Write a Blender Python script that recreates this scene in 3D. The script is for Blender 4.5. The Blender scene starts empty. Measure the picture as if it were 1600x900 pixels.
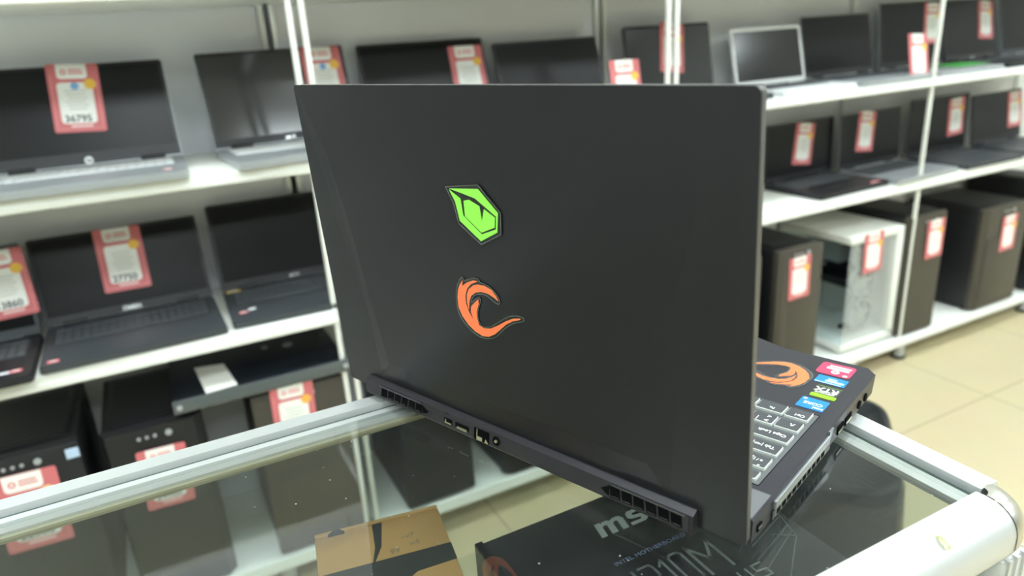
import bpy, bmesh, math, random
from math import sin, cos, pi, radians
from mathutils import Matrix, Vector

random.seed(7)
SC = bpy.context.scene
COL = SC.collection

# ------------------------------------------------------------------ camera
cam_d = bpy.data.cameras.new('camera')
cam = bpy.data.objects.new('camera', cam_d)
COL.objects.link(cam)
RT = Vector((0.88533, -0.46104, -0.06028))
UP = Vector((0.20630, 0.27331, 0.93954))
FW = Vector((0.41669, 0.84424, -0.33708))
cam.matrix_world = Matrix(((RT.x, UP.x, -FW.x, 0), (RT.y, UP.y, -FW.y, 0), (RT.z, UP.z, -FW.z, 1.33), (0, 0, 0, 1)))
cam_d.sensor_width = 36
cam_d.lens = 1119.2 / 1600 * 36
cam_d.clip_start = 0.02
cam_d.dof.use_dof = True
cam_d.dof.focus_distance = 0.50
cam_d.dof.aperture_fstop = 6.0
SC.camera = cam

# ------------------------------------------------------------------ world, exposure
w = bpy.data.worlds.new('world'); SC.world = w; w.use_nodes = True
w.node_tree.nodes['Background'].inputs[0].default_value = (0.80, 0.92, 1.0, 1)
w.node_tree.nodes['Background'].inputs[1].default_value = 0.25
SC.view_settings.view_transform = 'Standard'
SC.view_settings.look = 'None'
SC.view_settings.gamma = 1
SC.view_settings.use_curve_mapping = False
SC.view_settings.exposure = 1.68
LAMP_POWER = 9.0

# ------------------------------------------------------------------ materials
MATS = {}
def lin(h):
    h = h.lstrip('#'); o = []
    for i in (0, 2, 4):
        c = int(h[i:i+2], 16) / 255
        o.append(c / 12.92 if c <= 0.04045 else ((c + 0.055) / 1.055) ** 2.4)
    return (*o, 1)
def mat(name, col, rough=0.5, metal=0.0, spec=0.5, noise=0.0, nscale=40, bump=0.0, coat=0.0, emit=None, estr=1.0):
    if name in MATS: return MATS[name]
    m = bpy.data.materials.new(name); m.use_nodes = True
    nt = m.node_tree; b = nt.nodes['Principled BSDF']
    c = lin(col) if isinstance(col, str) else (*col, 1)
    b.inputs['Base Color'].default_value = c
    b.inputs['Roughness'].default_value = rough
    b.inputs['Metallic'].default_value = metal
    b.inputs['Specular IOR Level'].default_value = spec
    b.inputs['Coat Weight'].default_value = coat
    if emit:
        b.inputs['Emission Color'].default_value = (*emit, 1); b.inputs['Emission Strength'].default_value = estr
    if noise or bump:
        tc = nt.nodes.new('ShaderNodeTexCoord'); nz = nt.nodes.new('ShaderNodeTexNoise')
        nz.inputs['Scale'].default_value = nscale; nz.inputs['Detail'].default_value = 4
        nt.links.new(tc.outputs['Object'], nz.inputs['Vector'])
        if noise:
            mx = nt.nodes.new('ShaderNodeMix'); mx.data_type = 'RGBA'
            mx.inputs[6].default_value = (c[0]*(1-noise), c[1]*(1-noise), c[2]*(1-noise), 1)
            mx.inputs[7].default_value = tuple(min(1, x*(1+noise)) for x in c[:3]) + (1,)
            nt.links.new(nz.outputs['Fac'], mx.inputs[0]); nt.links.new(mx.outputs[2], b.inputs['Base Color'])
        if bump:
            bp = nt.nodes.new('ShaderNodeBump'); bp.inputs['Strength'].default_value = bump; bp.inputs['Distance'].default_value = 0.0005
            nt.links.new(nz.outputs['Fac'], bp.inputs['Height']); nt.links.new(bp.outputs[0], b.inputs['Normal'])
    MATS[name] = m
    return m

def glass_mat(name, tint, refl=1.0, dust=0.0):
    """thin sheet glass: clear with a fresnel reflection on the face that meets the air"""
    if name in MATS: return MATS[name]
    m = bpy.data.materials.new(name); m.use_nodes = True; nt = m.node_tree; nt.nodes.clear()
    N = nt.nodes.new; L = nt.links.new
    out = N('ShaderNodeOutputMaterial'); tr = N('ShaderNodeBsdfTransparent'); gl = N('ShaderNodeBsdfGlossy')
    tr.inputs[0].default_value = (*tint, 1); gl.inputs['Roughness'].default_value = 0.015
    fr = N('ShaderNodeFresnel'); fr.inputs[0].default_value = 1.5
    ge = N('ShaderNodeNewGeometry'); inv = N('ShaderNodeMath'); inv.operation = 'SUBTRACT'; inv.inputs[0].default_value = refl
    L(ge.outputs['Backfacing'], inv.inputs[1]); inv.use_clamp = False
    mx0 = N('ShaderNodeMath'); mx0.operation = 'MAXIMUM'; mx0.inputs[1].default_value = 0; L(inv.outputs[0], mx0.inputs[0])
    ml = N('ShaderNodeMath'); ml.operation = 'MULTIPLY'; ml.use_clamp = True
    front = N('ShaderNodeMath'); front.operation = 'SUBTRACT'; front.inputs[0].default_value = 1; L(ge.outputs['Backfacing'], front.inputs[1])
    ml2 = N('ShaderNodeMath'); ml2.operation = 'MULTIPLY'; L(front.outputs[0], ml2.inputs[0]); ml2.inputs[1].default_value = refl
    L(fr.outputs[0], ml.inputs[0]); L(ml2.outputs[0], ml.inputs[1])
    mix = N('ShaderNodeMixShader'); L(ml.outputs[0], mix.inputs[0]); L(tr.outputs[0], mix.inputs[1]); L(gl.outputs[0], mix.inputs[2])
    last = mix
    if dust:
        tc = N('ShaderNodeTexCoord'); vo = N('ShaderNodeTexVoronoi'); vo.inputs['Scale'].default_value = 110
        L(tc.outputs['Object'], vo.inputs['Vector'])
        lt = N('ShaderNodeMath'); lt.operation = 'LESS_THAN'; lt.inputs[1].default_value = 0.055; L(vo.outputs['Distance'], lt.inputs[0])
        nz = N('ShaderNodeTexNoise'); nz.inputs['Scale'].default_value = 60; L(tc.outputs['Object'], nz.inputs['Vector'])
        gt = N('ShaderNodeMath'); gt.operation = 'GREATER_THAN'; gt.inputs[1].default_value = 0.56; L(nz.outputs['Fac'], gt.inputs[0])
        a = N('ShaderNodeMath'); a.operation = 'MULTIPLY'; L(lt.outputs[0], a.inputs[0]); L(gt.outputs[0], a.inputs[1])
        # hairline scratches
        mp = N('ShaderNodeMapping'); mp.inputs['Rotation'].default_value = (0, 0, 0.9); mp.inputs['Scale'].default_value = (6, 190, 1)
        L(tc.outputs['Object'], mp.inputs[0]); n2 = N('ShaderNodeTexNoise'); n2.inputs['Scale'].default_value = 1.0; n2.inputs['Detail'].default_value = 1
        L(mp.outputs[0], n2.inputs['Vector']); g2 = N('ShaderNodeMath'); g2.operation = 'GREATER_THAN'; g2.inputs[1].default_value = 0.86; L(n2.outputs['Fac'], g2.inputs[0])
        s2 = N('ShaderNodeMath'); s2.operation = 'MULTIPLY'; s2.inputs[1].default_value = 0.3; L(g2.outputs[0], s2.inputs[0])
        ad = N('ShaderNodeMath'); ad.operation = 'ADD'; ad.use_clamp = True; L(a.outputs[0], ad.inputs[0]); L(s2.outputs[0], ad.inputs[1])
        n3 = N('ShaderNodeTexNoise'); n3.inputs['Scale'].default_value = 5; L(tc.outputs['Object'], n3.inputs['Vector'])
        haze = N('ShaderNodeMath'); haze.operation = 'MULTIPLY'; haze.inputs[1].default_value = dust; L(n3.outputs['Fac'], haze.inputs[0])
        a8 = N('ShaderNodeMath'); a8.operation = 'MULTIPLY'; a8.inputs[1].default_value = 0.55; L(ad.outputs[0], a8.inputs[0])
        a9 = N('ShaderNodeMath'); a9.operation = 'ADD'; a9.use_clamp = True; L(a8.outputs[0], a9.inputs[0]); L(haze.outputs[0], a9.inputs[1])
        df = N('ShaderNodeBsdfDiffuse'); df.inputs[0].default_value = (0.8, 0.85, 0.85, 1)
        last = N('ShaderNodeMixShader'); L(a9.outputs[0], last.inputs[0]); L(mix.outputs[0], last.inputs[1]); L(df.outputs[0], last.inputs[2])
    L(last.outputs[0], out.inputs[0])
    MATS[name] = m
    return m

M_alu = mat('brushed_aluminium', '#cfd2d1', 0.36, 0.4, bump=0.02, nscale=200)
M_alu_dk = mat('aluminium_groove', '#8d928e', 0.45, 0.5)
M_chrome = mat('chrome_corner', '#c9c6bc', 0.28, 0.9)
M_white = mat('white_lacquer', '#eceee8', 0.35, noise=0.02, nscale=6)
M_panel = mat('white_back_panel', '#e6e8ec', 0.5, noise=0.03, nscale=3)
M_black = mat('black_plastic', '#16181b', 0.38, noise=0.1, nscale=30)
M_blackm = mat('matt_black_steel', '#1a1b1e', 0.5, noise=0.08, nscale=20)
M_pcgrey = mat('grey_brown_brushed_front', '#4b4740', 0.42, 0.2, noise=0.1, nscale=12)
M_screen = mat('dark_screen_glass', '#07090d', 0.30, spec=0.25)
M_silver = mat('silver_plastic', '#b9bdc2', 0.35, 0.4)
M_dkgrey = mat('dark_grey_plastic', '#34373b', 0.45)
M_green_edge = mat('green_glass_edge', '#9fc4b4', 0.2)

# ------------------------------------------------------------------ mesh helpers
def B(): return bmesh.new()
def box(bm, x0, x1, y0, y1, z0, z1, mi=0, M=None, bev=0.0, seg=2):
    vs = [bm.verts.new((x, y, z)) for z in (z0, z1) for y in (y0, y1) for x in (x0, x1)]
    F = [(0, 2, 3, 1), (4, 5, 7, 6), (0, 1, 5, 4), (2, 6, 7, 3), (0, 4, 6, 2), (1, 3, 7, 5)]
    fs = []
    for f in F:
        a = bm.faces.new([vs[i] for i in f]); a.material_index = mi; fs.append(a)
    allv = list(vs)
    if bev:
        es = list({e for f in fs for e in f.edges})
        r = bmesh.ops.bevel(bm, geom=es, offset=bev, segments=seg, profile=0.5, affect='EDGES', material=-1)
        allv = list({v for f in r['faces'] for v in f.verts} | {v for f in fs if f.is_valid for v in f.verts})
        for f in r['faces']: f.material_index = mi
    if M is not None: bmesh.ops.transform(bm, matrix=M, verts=allv)
    return allv
def prism(bm, pts, z0, z1, mi=0, M=None, axis='z'):
    """extrude a 2-D outline; axis z: (x,y)->z ; y: (x,z) extruded along y ; x: (y,z) along x"""
    def P(a, b, c):
        return {'z': (a, b, c), 'y': (a, c, b), 'x': (c, a, b)}[axis]
    lo = [bm.verts.new(P(a, b, z0)) for a, b in pts]; hi = [bm.verts.new(P(a, b, z1)) for a, b in pts]
    n = len(pts); fs = [bm.faces.new(lo[::-1]), bm.faces.new(hi)]
    for i in range(n):
        fs.append(bm.faces.new([lo[i], lo[(i+1) % n], hi[(i+1) % n], hi[i]]))
    for f in fs: f.material_index = mi
    if M is not None: bmesh.ops.transform(bm, matrix=M, verts=lo+hi)
    return lo + hi
def cyl(bm, r, z0, z1, M=None, seg=20, mi=0, r2=None):
    r2 = r if r2 is None else r2
    lo = [bm.verts.new((r*cos(2*pi*i/seg), r*sin(2*pi*i/seg), z0)) for i in range(seg)]
    hi = [bm.verts.new((r2*cos(2*pi*i/seg), r2*sin(2*pi*i/seg), z1)) for i in range(seg)]
    fs = [bm.faces.new(lo[::-1]), bm.faces.new(hi)]
    for i in range(seg): fs.append(bm.faces.new([lo[i], lo[(i+1) % seg], hi[(i+1) % seg], hi[i]]))
    for f in fs: f.material_index = mi
    if M is not None: bmesh.ops.transform(bm, matrix=M, verts=lo+hi)
    return lo + hi
def ring(bm, ro, ri, z0, z1, M=None, seg=28, mi=0):
    q = []
    for r, z in ((ro, z0), (ro, z1), (ri, z1), (ri, z0)):
        q.append([bm.verts.new((r*cos(2*pi*i/seg), r*sin(2*pi*i/seg), z)) for i in range(seg)])
    for a in range(4):
        A, C = q[a], q[(a+1) % 4]
        for i in range(seg):
            f = bm.faces.new([A[i], A[(i+1) % seg], C[(i+1) % seg], C[i]]); f.material_index = mi
    v = [x for l in q for x in l]
    if M is not None: bmesh.ops.transform(bm, matrix=M, verts=v)
    return v
def rrect(x0, x1, y0, y1, r, n=4, corners=(1, 1, 1, 1)):
    pts = []
    for (cx, cy, a0), on in zip(((x1, y1, 0), (x0, y1, 90), (x0, y0, 180), (x1, y0, 270)), corners):
        if not on: pts.append((cx, cy)); continue
        ox = cx - r if cx == x1 else cx + r; oy = cy - r if cy == y1 else cy + r
        for k in range(n+1):
            a = radians(a0 + 90*k/n); pts.append((ox + r*cos(a), oy + r*sin(a)))
    return pts
def tube(bm, pts, r, seg=8, mi=0):
    rings = []
    for i, p in enumerate(pts):
        p = Vector(p); d = (Vector(pts[min(i+1, len(pts)-1)]) - Vector(pts[max(i-1, 0)])).normalized()
        a = d.orthogonal().normalized(); b = d.cross(a)
        rings.append([bm.verts.new(p + a*r*cos(2*pi*k/seg) + b*r*sin(2*pi*k/seg)) for k in range(seg)])
    for A, C in zip(rings, rings[1:]):
        for k in range(seg):
            f = bm.faces.new([A[k], A[(k+1) % seg], C[(k+1) % seg], C[k]]); f.material_index = mi
    bm.faces.new(rings[0][::-1]).material_index = mi; bm.faces.new(rings[-1]).material_index = mi
def obj(name, bm, mats, parent=None, loc=None, rot=None, smooth=False, mw=None):
    bmesh.ops.recalc_face_normals(bm, faces=bm.faces)
    me = bpy.data.meshes.new(name); bm.to_mesh(me); bm.free()
    if not isinstance(mats, (list, tuple)): mats = [mats]
    for m in mats: me.materials.append(m)
    if smooth:
        for p in me.polygons: p.use_smooth = True
        me.set_sharp_from_angle(angle=radians(35))
    o = bpy.data.objects.new(name, me); COL.objects.link(o)
    if parent: o.parent = parent
    if loc: o.location = loc
    if rot: o.rotation_euler = rot
    if mw is not None: o.matrix_local = mw
    return o
def thing(name, label, cat, loc=(0, 0, 0), rotz=0, group=None, mw=None):
    o = bpy.data.objects.new(name, None); COL.objects.link(o); o.empty_display_size = 0.05
    o.location = loc; o.rotation_euler = (0, 0, rotz)
    if mw is not None: o.matrix_world = mw
    return tag(o, label, cat, group)
def tag(o, label, cat, group=None):
    o['label'] = label; o['category'] = cat
    if group: o['group'] = group
    return o
def struct(name, bm, m):
    o = obj(name, bm, m); o['kind'] = 'structure'; return o
def dup(root, loc=None, rotz=None, mw=None, label=None, group=None, skip=()):
    r = root.copy(); COL.objects.link(r)
    if loc is not None: r.location = loc
    if rotz is not None: r.rotation_euler = (0, 0, rotz)
    if mw is not None: r.matrix_world = mw
    if label: r['label'] = label
    if group: r['group'] = group
    for ch in list(root.children):
        if ch.name.split('.')[0] in skip: continue
        c = ch.copy(); COL.objects.link(c); c.parent = r
        for g in ch.children:
            d = g.copy(); COL.objects.link(d); d.parent = c
    return r
_txt = {}
def text_mesh(s, size, depth=0.0002, sx=1.0, shear=0.0, bold=0.0):
    cu = bpy.data.curves.new('t', 'FONT'); cu.body = s; cu.size = size; cu.extrude = depth/2; cu.align_x = 'CENTER'; cu.align_y = 'CENTER'
    cu.shear = shear; cu.offset = bold
    o = bpy.data.objects.new('t', cu); COL.objects.link(o)
    dg = bpy.context.evaluated_depsgraph_get(); dg.update()
    me = bpy.data.meshes.new_from_object(o.evaluated_get(dg)); bpy.data.objects.remove(o)
    if sx != 1.0:
        for v in me.vertices: v.co.x *= sx
    return me
def text(name, s, size, m, parent, mw, **k):
    me = text_mesh(s, size, **k); me.materials.append(m)
    o = bpy.data.objects.new(name, me); COL.objects.link(o); o.parent = parent; o.matrix_local = mw
    return o
def text_into(bm, s, size, M, mi, **k):
    me = text_mesh(s, size, **k); n0 = len(bm.verts); nf = len(bm.faces)
    me.transform(M); bm.from_mesh(me); bm.faces.ensure_lookup_table()
    for f in bm.faces[nf:]: f.material_index = mi
    bpy.data.meshes.remove(me)
T = Matrix.Translation
def R(a, ax): return Matrix.Rotation(a, 4, ax)
UPRIGHT = R(pi/2, 'X')        # text laid in xy -> stands in xz facing -y

# ================================================================== SETTING
def floor_mat():
    m = bpy.data.materials.new('cream_floor_tiles'); m.use_nodes = True; nt = m.node_tree; N = nt.nodes.new; L = nt.links.new
    b = nt.nodes['Principled BSDF']; b.inputs['Roughness'].default_value = 0.35
    tc = N('ShaderNodeTexCoord'); mp = N('ShaderNodeMapping'); mp.inputs['Location'].default_value = (-2.50, -1.275, 0)
    L(tc.outputs['Object'], mp.inputs[0])
    br = N('ShaderNodeTexBrick'); br.offset = 0; br.inputs['Scale'].default_value = 1; br.inputs['Brick Width'].default_value = 0.6
    br.inputs['Row Height'].default_value = 0.6; br.inputs['Mortar Size'].default_value = 0.0035; br.inputs['Mortar Smooth'].default_value = 0.3
    br.inputs['Color1'].default_value = lin('#cfc29e'); br.inputs['Color2'].default_value = lin('#cdbf9b'); br.inputs['Mortar'].default_value = lin('#a89a7c')
    L(mp.outputs[0], br.inputs['Vector'])
    nz = N('ShaderNodeTexNoise'); nz.inputs['Scale'].default_value = 5; nz.inputs['Detail'].default_value = 6; L(tc.outputs['Object'], nz.inputs['Vector'])
    mx = N('ShaderNodeMix'); mx.data_type = 'RGBA'; mx.blend_type = 'MULTIPLY'; mx.inputs[0].default_value = 0.12
    L(br.outputs['Color'], mx.inputs[6]); L(nz.outputs['Color'], mx.inputs[7]); L(mx.outputs[2], b.inputs['Base Color'])
    return m
bm = B(); box(bm, -3.6, 7.0, -4.0, 2.3, -0.05, 0); struct('floor', bm, floor_mat())
bm = B(); box(bm, -3.6, 7.0, -4.0, 2.3, 3.2, 3.25); struct('ceiling', bm, mat('white_ceiling', '#e6ebf0', 0.8, noise=0.02, nscale=4))
M_wall = mat('grey_white_wall', '#cfd1cf', 0.7, noise=0.03, nscale=3)
bm = B(); box(bm, -3.6, 7.0, 2.05, 2.15, 0, 3.2); struct('wall_back', bm, M_wall)
bm = B(); box(bm, -3.7, -3.6, -4.0, 2.15, 0, 3.2); struct('wall_left', bm, M_wall)
bm = B(); box(bm, 7.0, 7.1, -4.0, 2.15, 0, 3.2); struct('wall_right', bm, M_wall)
bm = B(); box(bm, -3.6, 7.0, -4.1, -4.0, 0, 3.2); struct('wall_front', bm, mat('dim_front_wall', '#8a8782', 0.7, noise=0.05, nscale=3))

M_led = mat('led_diffuser', '#ffffff', 0.5, emit=(0.87, 0.97, 1.0), estr=LAMP_POWER)
first = None
for j, y in enumerate((-2.6, -0.9, 0.75)):
    for i, x in enumerate((-1.9, 0.0, 1.9, 3.8, 5.7)):
        if first is None:
            t = thing('ceiling_light', 'white ceiling light panel, leftmost in the row farthest behind the counter', 'ceiling light', (x, y, 3.2), 0, 'ceiling light panels')
            bm = B(); box(bm, -.31, .31, -.31, .31, -.02, 0, bev=.004); obj('frame', bm, M_white, t)
            bm = B(); box(bm, -.285, .285, -.285, .285, -.024, -.0205); obj('diffuser', bm, M_led, t)
            first = t
        else: dup(first, loc=(x, y, 3.2), label='white ceiling light panel, %s in the row %s' % (('leftmost', 'second from the left', 'in the middle', 'second from the right', 'rightmost')[i], ('farthest behind the counter', 'just behind the counter', 'over the counter')[j]))

# ================================================================== DISPLAY RACK
ZA, ZB, ZC, ZT, ZS = 1.090, 0.738, 0.114, 1.4555, 1.916     # shelf tops: upper laptops, lower laptops, towers, above, top
YF, YB = 1.60, 1.965
M_glassedge = glass_mat('shelf_glass', (0.93, 0.985, 0.96), 1.0)
def rack(x0, x1, label, left_post=True, right_post=True):
    t = thing('shelf_unit', label, 'shelf unit', (x0, YF, 0), 0, 'white shelf units along the back wall')
    W = x1 - x0
    for z, th in ((ZC, .034), (ZB, .034), (ZA, .027), (ZT, .03), (ZS, .03)):
        bm = B(); box(bm, 0.001, W-.001, 0, YB-YF-.002, z-th, z, bev=.003, seg=2)
        # front lip groove
        box(bm, 0.001, W-.001, -.0015, .002, z-th+.002, z-th*0.55, bev=.0008, seg=1)
        obj('shelf_board', bm, M_white, t, smooth=True)
    xs = ([0.006] if left_post else []) + ([W-.006] if right_post else [])
    for x in xs:
        for y in (.012, YB-YF-.012):
            bm = B(); box(bm, x-.006, x+.006, y-.006, y+.006, ZC-.03, 2.25, bev=.002); obj('post', bm, M_white, t, smooth=True)
    for x in (.06, W-.22):
        for y in (.05, YB-YF-.05):
            bm = B(); cyl(bm, .022, .008, ZC-.033, T((x, y, 0))); cyl(bm, .027, 0, .010, T((x, y, 0)), mi=1); obj('foot', bm, [M_silver, M_blackm], t, smooth=True)
    bm = B(); box(bm, 0.002, W-.002, YB-YF, YB-YF+.012, ZC-.03, 2.25); obj('back_panel', bm, M_panel, t)
    return t
rack(-1.10, -0.12+.45, 'white shelf unit at the left end with laptops on its shelves')
rack(-2.9, -1.12, 'white shelf unit beyond the left edge of the picture')
rack(.345, 1.315, 'white shelf unit directly behind the big open laptop')
rack(1.332, 2.467, 'white shelf unit right of the open laptop, holding the white computer case')
rack(2.469, 3.60, 'white shelf unit at the far right end of the row', left_post=False)

# ------------------------------------------------------------------ price tags
M_tag = mat('tag_red', '#d27377', 0.5); M_tagw = mat('tag_white', '#f3f3ee', 0.5); M_tagp = mat('tag_pink_line', '#f0a9a6', 0.5)
M_yel = mat('tag_yellow', '#f3c14a', 0.45); M_ink = mat('tag_grey_ink', '#8d9494', 0.6); M_inkd = mat('tag_dark_ink', '#3f4348', 0.6); M_inkr = mat('tag_red_ink', '#d9424c', 0.5)
def make_tag(price=None, yc=M_yel, blue=False):
    """local: x right, z up, face toward -y, centred"""
    t = thing('price_tag', '', 'price tag')
    bm = B(); prism(bm, rrect(-.05, .05, -.075, .075, .005), -.0006, .0006, 0, axis='y')
    obj('card', bm, M_tag, t)
    bm = B()
    for a, b_, c, d in ((-.0435, -.0425, -.066, .052), (.0425, .0435, -.066, .036), (-.0435, .0435, -.067, -.066)): box(bm, a, b_, -.0009, -.0006, c, d)
    obj('frame_line', bm, M_tagp, t)
    bm = B(); prism(bm, rrect(-.031, .027, .042, .0745, .008, corners=(0, 0, 1, 1)), -.0010, -.0006, 0, axis='y')
    ring(bm, .0062, .0030, 0, .0003, T((-.018, -.0010, .057)) @ R(pi/2, 'X'), mi=1, seg=12)
    for z, a, b_ in ((.061, -.008, .018), (.0545, -.008, .020)): box(bm, a, b_, -.0012, -.001, z-.0018, z+.0018, mi=1)
    obj('header_panel', bm, [M_tagw, mat('header_pink_ink', '#e0868a', .5)], t)
    bm = B(); prism(bm, rrect(-.034, .034, -.056, .034, .008), -.0010, -.0006, 0, axis='y')
    for k in range(6): box(bm, -.022+.003*(k % 3), .022-.004*(k % 2), -.0012, -.001, .016-.008*k-.0012, .016-.008*k+.0012, mi=1)
    if blue: cyl(bm, .008, .001, .0012, T((0, 0, .026)) @ R(pi/2, 'X'), mi=2)
    if price: text_into(bm, price, .021, T((-.002, -.0011, -.046)) @ UPRIGHT, 3, bold=.0004)
    obj('info_panel', bm, [M_tagw, mat('pale_print', '#cdd0cc', .6), mat('pale_blue_print', '#7fb0e0', .5), M_inkd], t)
    bm = B()
    star = []
    for k in range(24):
        r = .0125 if k % 2 else .0108
        star.append((.030 + r*cos(2*pi*k/24), .030 + r*sin(2*pi*k/24)))
    prism(bm, star, -.0014, -.0010, 0, axis='y'); obj('badge', bm, yc, t)
    bm = B(); prism(bm, rrect(-.018, .024, -.0655+.0015, -.0595, .002), -.001, -.0006, 0, axis='y'); obj('footer_strip', bm, mat('footer_pale', '#f3d2d2', .5), t)
    return t
TAGS = {}
def place_tag(mw, label, price=None, blue=False, yc=M_yel):
    k = (price, blue, yc.name)
    g = 'red price tags'
    if k not in TAGS:
        t = make_tag(price, yc, blue); t.matrix_world = mw; t['label'] = label; t['group'] = g; TAGS[k] = t
        return t
    return dup(TAGS[k], mw=mw, label=label, group=g)

# ------------------------------------------------------------------ display laptops
M_key_dk = mat('dark_keycaps', '#54585d', 0.5); M_key_lt = mat('silver_keycaps', '#d5d8d8', 0.45)
def laptop(name_label, x, y, z, yaw, tilt, W, H, body, bezel, keys, D=.245, logo=None, stickers=(), bez=.008, chin=.022, touch=None, screen=M_screen, group='laptops on the display shelves', wedge=.019):
    t = thing('laptop', name_label, 'laptop', (x, y, z), yaw, group)
    h = W/2
    bm = B(); prism(bm, rrect(-h, h, -D, .008, .010), .002, wedge*.75, 0)
    for q in (-1, 1):
        for yy in (-D+.03, -.02): cyl(bm, .008, 0, .003, T((q*(h-.03), yy, 0)), seg=10)
    prism(bm, rrect(-h+.002, h-.002, -D+.002, .006, .009), wedge*.75, wedge*.75+.003, 0)
    obj('base', bm, body, t, smooth=True)
    zt = wedge*.75+.003
    bm = B(); kw = h-.022; n = 18; cw = 2*kw/n
    box(bm, -kw-.003, kw+.003, -.125, -.020, zt-.001, zt+.0004, mi=1)
    for r in range(6):
        for c in range(n):
            if r == 5 and 4 <= c <= 9:
                if c == 4: box(bm, -kw+4*cw+.001, -kw+10*cw-.001, -.122, -.107, zt, zt+.0022)
                continue
            box(bm, -kw+c*cw+.0012, -kw+(c+1)*cw-.0012, -.0375-r*.0168+.0012+(.004 if r == 0 else 0), -.0225-r*.0168, zt, zt+.0022)
    obj('keyboard', bm, [keys, M_dkgrey if keys is not M_key_lt else M_silver], t)
    bm = B(); prism(bm, rrect(-.075, .035, -D+.015, -.138, .004), zt-.0005, zt+.0006); obj('touchpad', bm, touch or body, t)
    for q in (-1, 1):
        bm = B(); cyl(bm, .0065, -.025, .025, T((q*(h-.06), .002, zt+.003)) @ R(pi/2, 'Y'), seg=12); obj('hinge', bm, bezel, t, smooth=True)
    mw = T((0, 0, .018)) @ R(-tilt, 'X')
    bm = B(); prism(bm, rrect(-h, h, .002, H, .008, corners=(1, 1, 0, 0)), 0, .006, 0, axis='y')
    lid = obj('lid', bm, body, t, smooth=True, mw=mw)
    bm = B(); prism(bm, rrect(-h+.001, h-.001, .004, H-.001, .007, corners=(1, 1, 0, 0)), -.0012, .0002, 0, axis='y'); obj('bezel', bm, bezel, lid, smooth=True)
    bm = B(); box(bm, -h+bez, h-bez, -.0016, -.0008, chin, H-bez); obj('screen', bm, screen, lid)
    if logo:
        kind = logo
        if kind == 'hp':
            bm = B(); cyl(bm, .0085, .0012, .0018, T((.0, 0, .0115)) @ R(pi/2, 'X'), seg=24)
            text_into(bm, 'hp', .012, T((0, -.0020, .0118)) @ UPRIGHT, 1, shear=.3, bold=.0003)
            obj('logo', bm, [mat('logo_white', '#f0f3f5', .3, emit=(.9, 1, 1), estr=.0), M_dkgrey], lid)
        else:
            text('logo', kind, .014, mat('logo_silver', '#d6dadd', .25, .6), lid, T((0, -.0016, .011)) @ UPRIGHT, bold=.0005)
    for (sx, sy, sw, sh, col) in stickers:
        bm = B(); prism(bm, rrect(sx-sw/2, sx+sw/2, sy-sh/2, sy+sh/2, .002), zt, zt+.0008)
        for k_ in range(2): box(bm, sx-sw*.3, sx+sw*.3, sy-.003+k_*.005, sy-.001+k_*.005, zt+.0008, zt+.0011, mi=1)
        obj('sticker', bm, [mat('sticker_'+col, '#'+col, .4), M_tagw], t)
    return t
def screen_point(x, y, z, yaw, tilt, cx, cs, ang, off=.0028):
    return T((x, y, z+.018)) @ R(yaw, 'Z') @ R(-tilt, 'X') @ T((cx, -off, cs)) @ R(-ang, 'Y')

M_bk = mat('laptop_black', '#1d1f23', 0.42, noise=.06, nscale=30); M_gy = mat('laptop_graphite', '#4a4e53', 0.45, 0.3)
M_sil = mat('laptop_silver', '#b4b9bd', 0.35, 0.5); M_wht = mat('laptop_white', '#e6e9ea', 0.35)
M_scr2 = mat('reflective_screen', '#101318', 0.14, spec=0.8)
AL = []
def L_(label, p, z, tg=None, price=None, blue=False, tlabel='', yc=M_yel, **k):
    x, y, yaw, tilt, W, H = p
    laptop(label, x, y, z, yaw, tilt, W, H, **k)
    if tg: place_tag(screen_point(x, y, z, yaw, tilt, *tg), tlabel, price, blue, yc)
# upper laptop shelf, left to right
L_('silver-based laptop with a round white logo under its screen, far left of the upper shelf', (-.109, 1.829, -.018, .334, .375, .223), ZA, (.0033, .1521-.003, -.054), '36795', True,
   'red price tag with a blue dot, reading 36795, on the upper shelf', body=M_sil, bezel=M_bk, keys=M_key_lt, logo='hp', chin=.030, stickers=[(.15, -.20, .02, .015, 'd58b96')])
L_('silver-based laptop on the upper shelf crossed by two white rods', (.330, 1.838, .075, .282, .357, .225), ZA, (.117, .1501-.003, -.02), None, True,
   'red price tag behind the pair of white rods at the left of the upper shelf', body=M_sil, bezel=M_bk, keys=M_key_lt, logo='acer', screen=M_scr2)
L_('dark laptop on the upper shelf tagged at its right end, above the open lid', (.722, 1.86, -.016, .305, .36, .221), ZA, (.1215, .1256, -.011), None, False,
   'red price tag on the dark laptop just above the left half of the open lid', body=M_gy, bezel=M_bk, keys=M_key_dk)
L_('dark laptop without a tag on the upper shelf, above the middle of the open lid', (1.103, 1.849, .05, .294, .359, .201), ZA, body=M_gy, bezel=M_bk, keys=M_key_dk)
L_('dark laptop on the upper shelf behind the middle pair of white rods', (1.529, 1.851, .08, .164, .359, .215), ZA, (.0097, .1435, -.12), None, False,
   'red price tag hanging crooked behind the middle pair of white rods', body=M_gy, bezel=M_bk, keys=M_key_dk, screen=M_scr2)
L_('small laptop with a white frame around its screen on the upper shelf', (1.933, 1.832, -.02, .24, .313, .189), ZA, body=M_wht, bezel=M_wht, keys=M_key_dk, D=.215, bez=.011, chin=.016, screen=M_scr2)
L_('silver-based laptop with a plain dark screen right of the white-framed laptop', (2.295, 1.854, .01, .204, .359, .211), ZA, body=M_sil, bezel=M_bk, keys=M_key_dk)
L_('dark laptop on the upper shelf left of the right-hand white rod', (2.705, 1.863, -.027, .122, .359, .238), ZA, (.1115, .1529, -.039), None, False,
   'red price tag half behind the right-hand white rod on the upper shelf', body=M_sil, bezel=M_bk, keys=M_key_dk)
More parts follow.
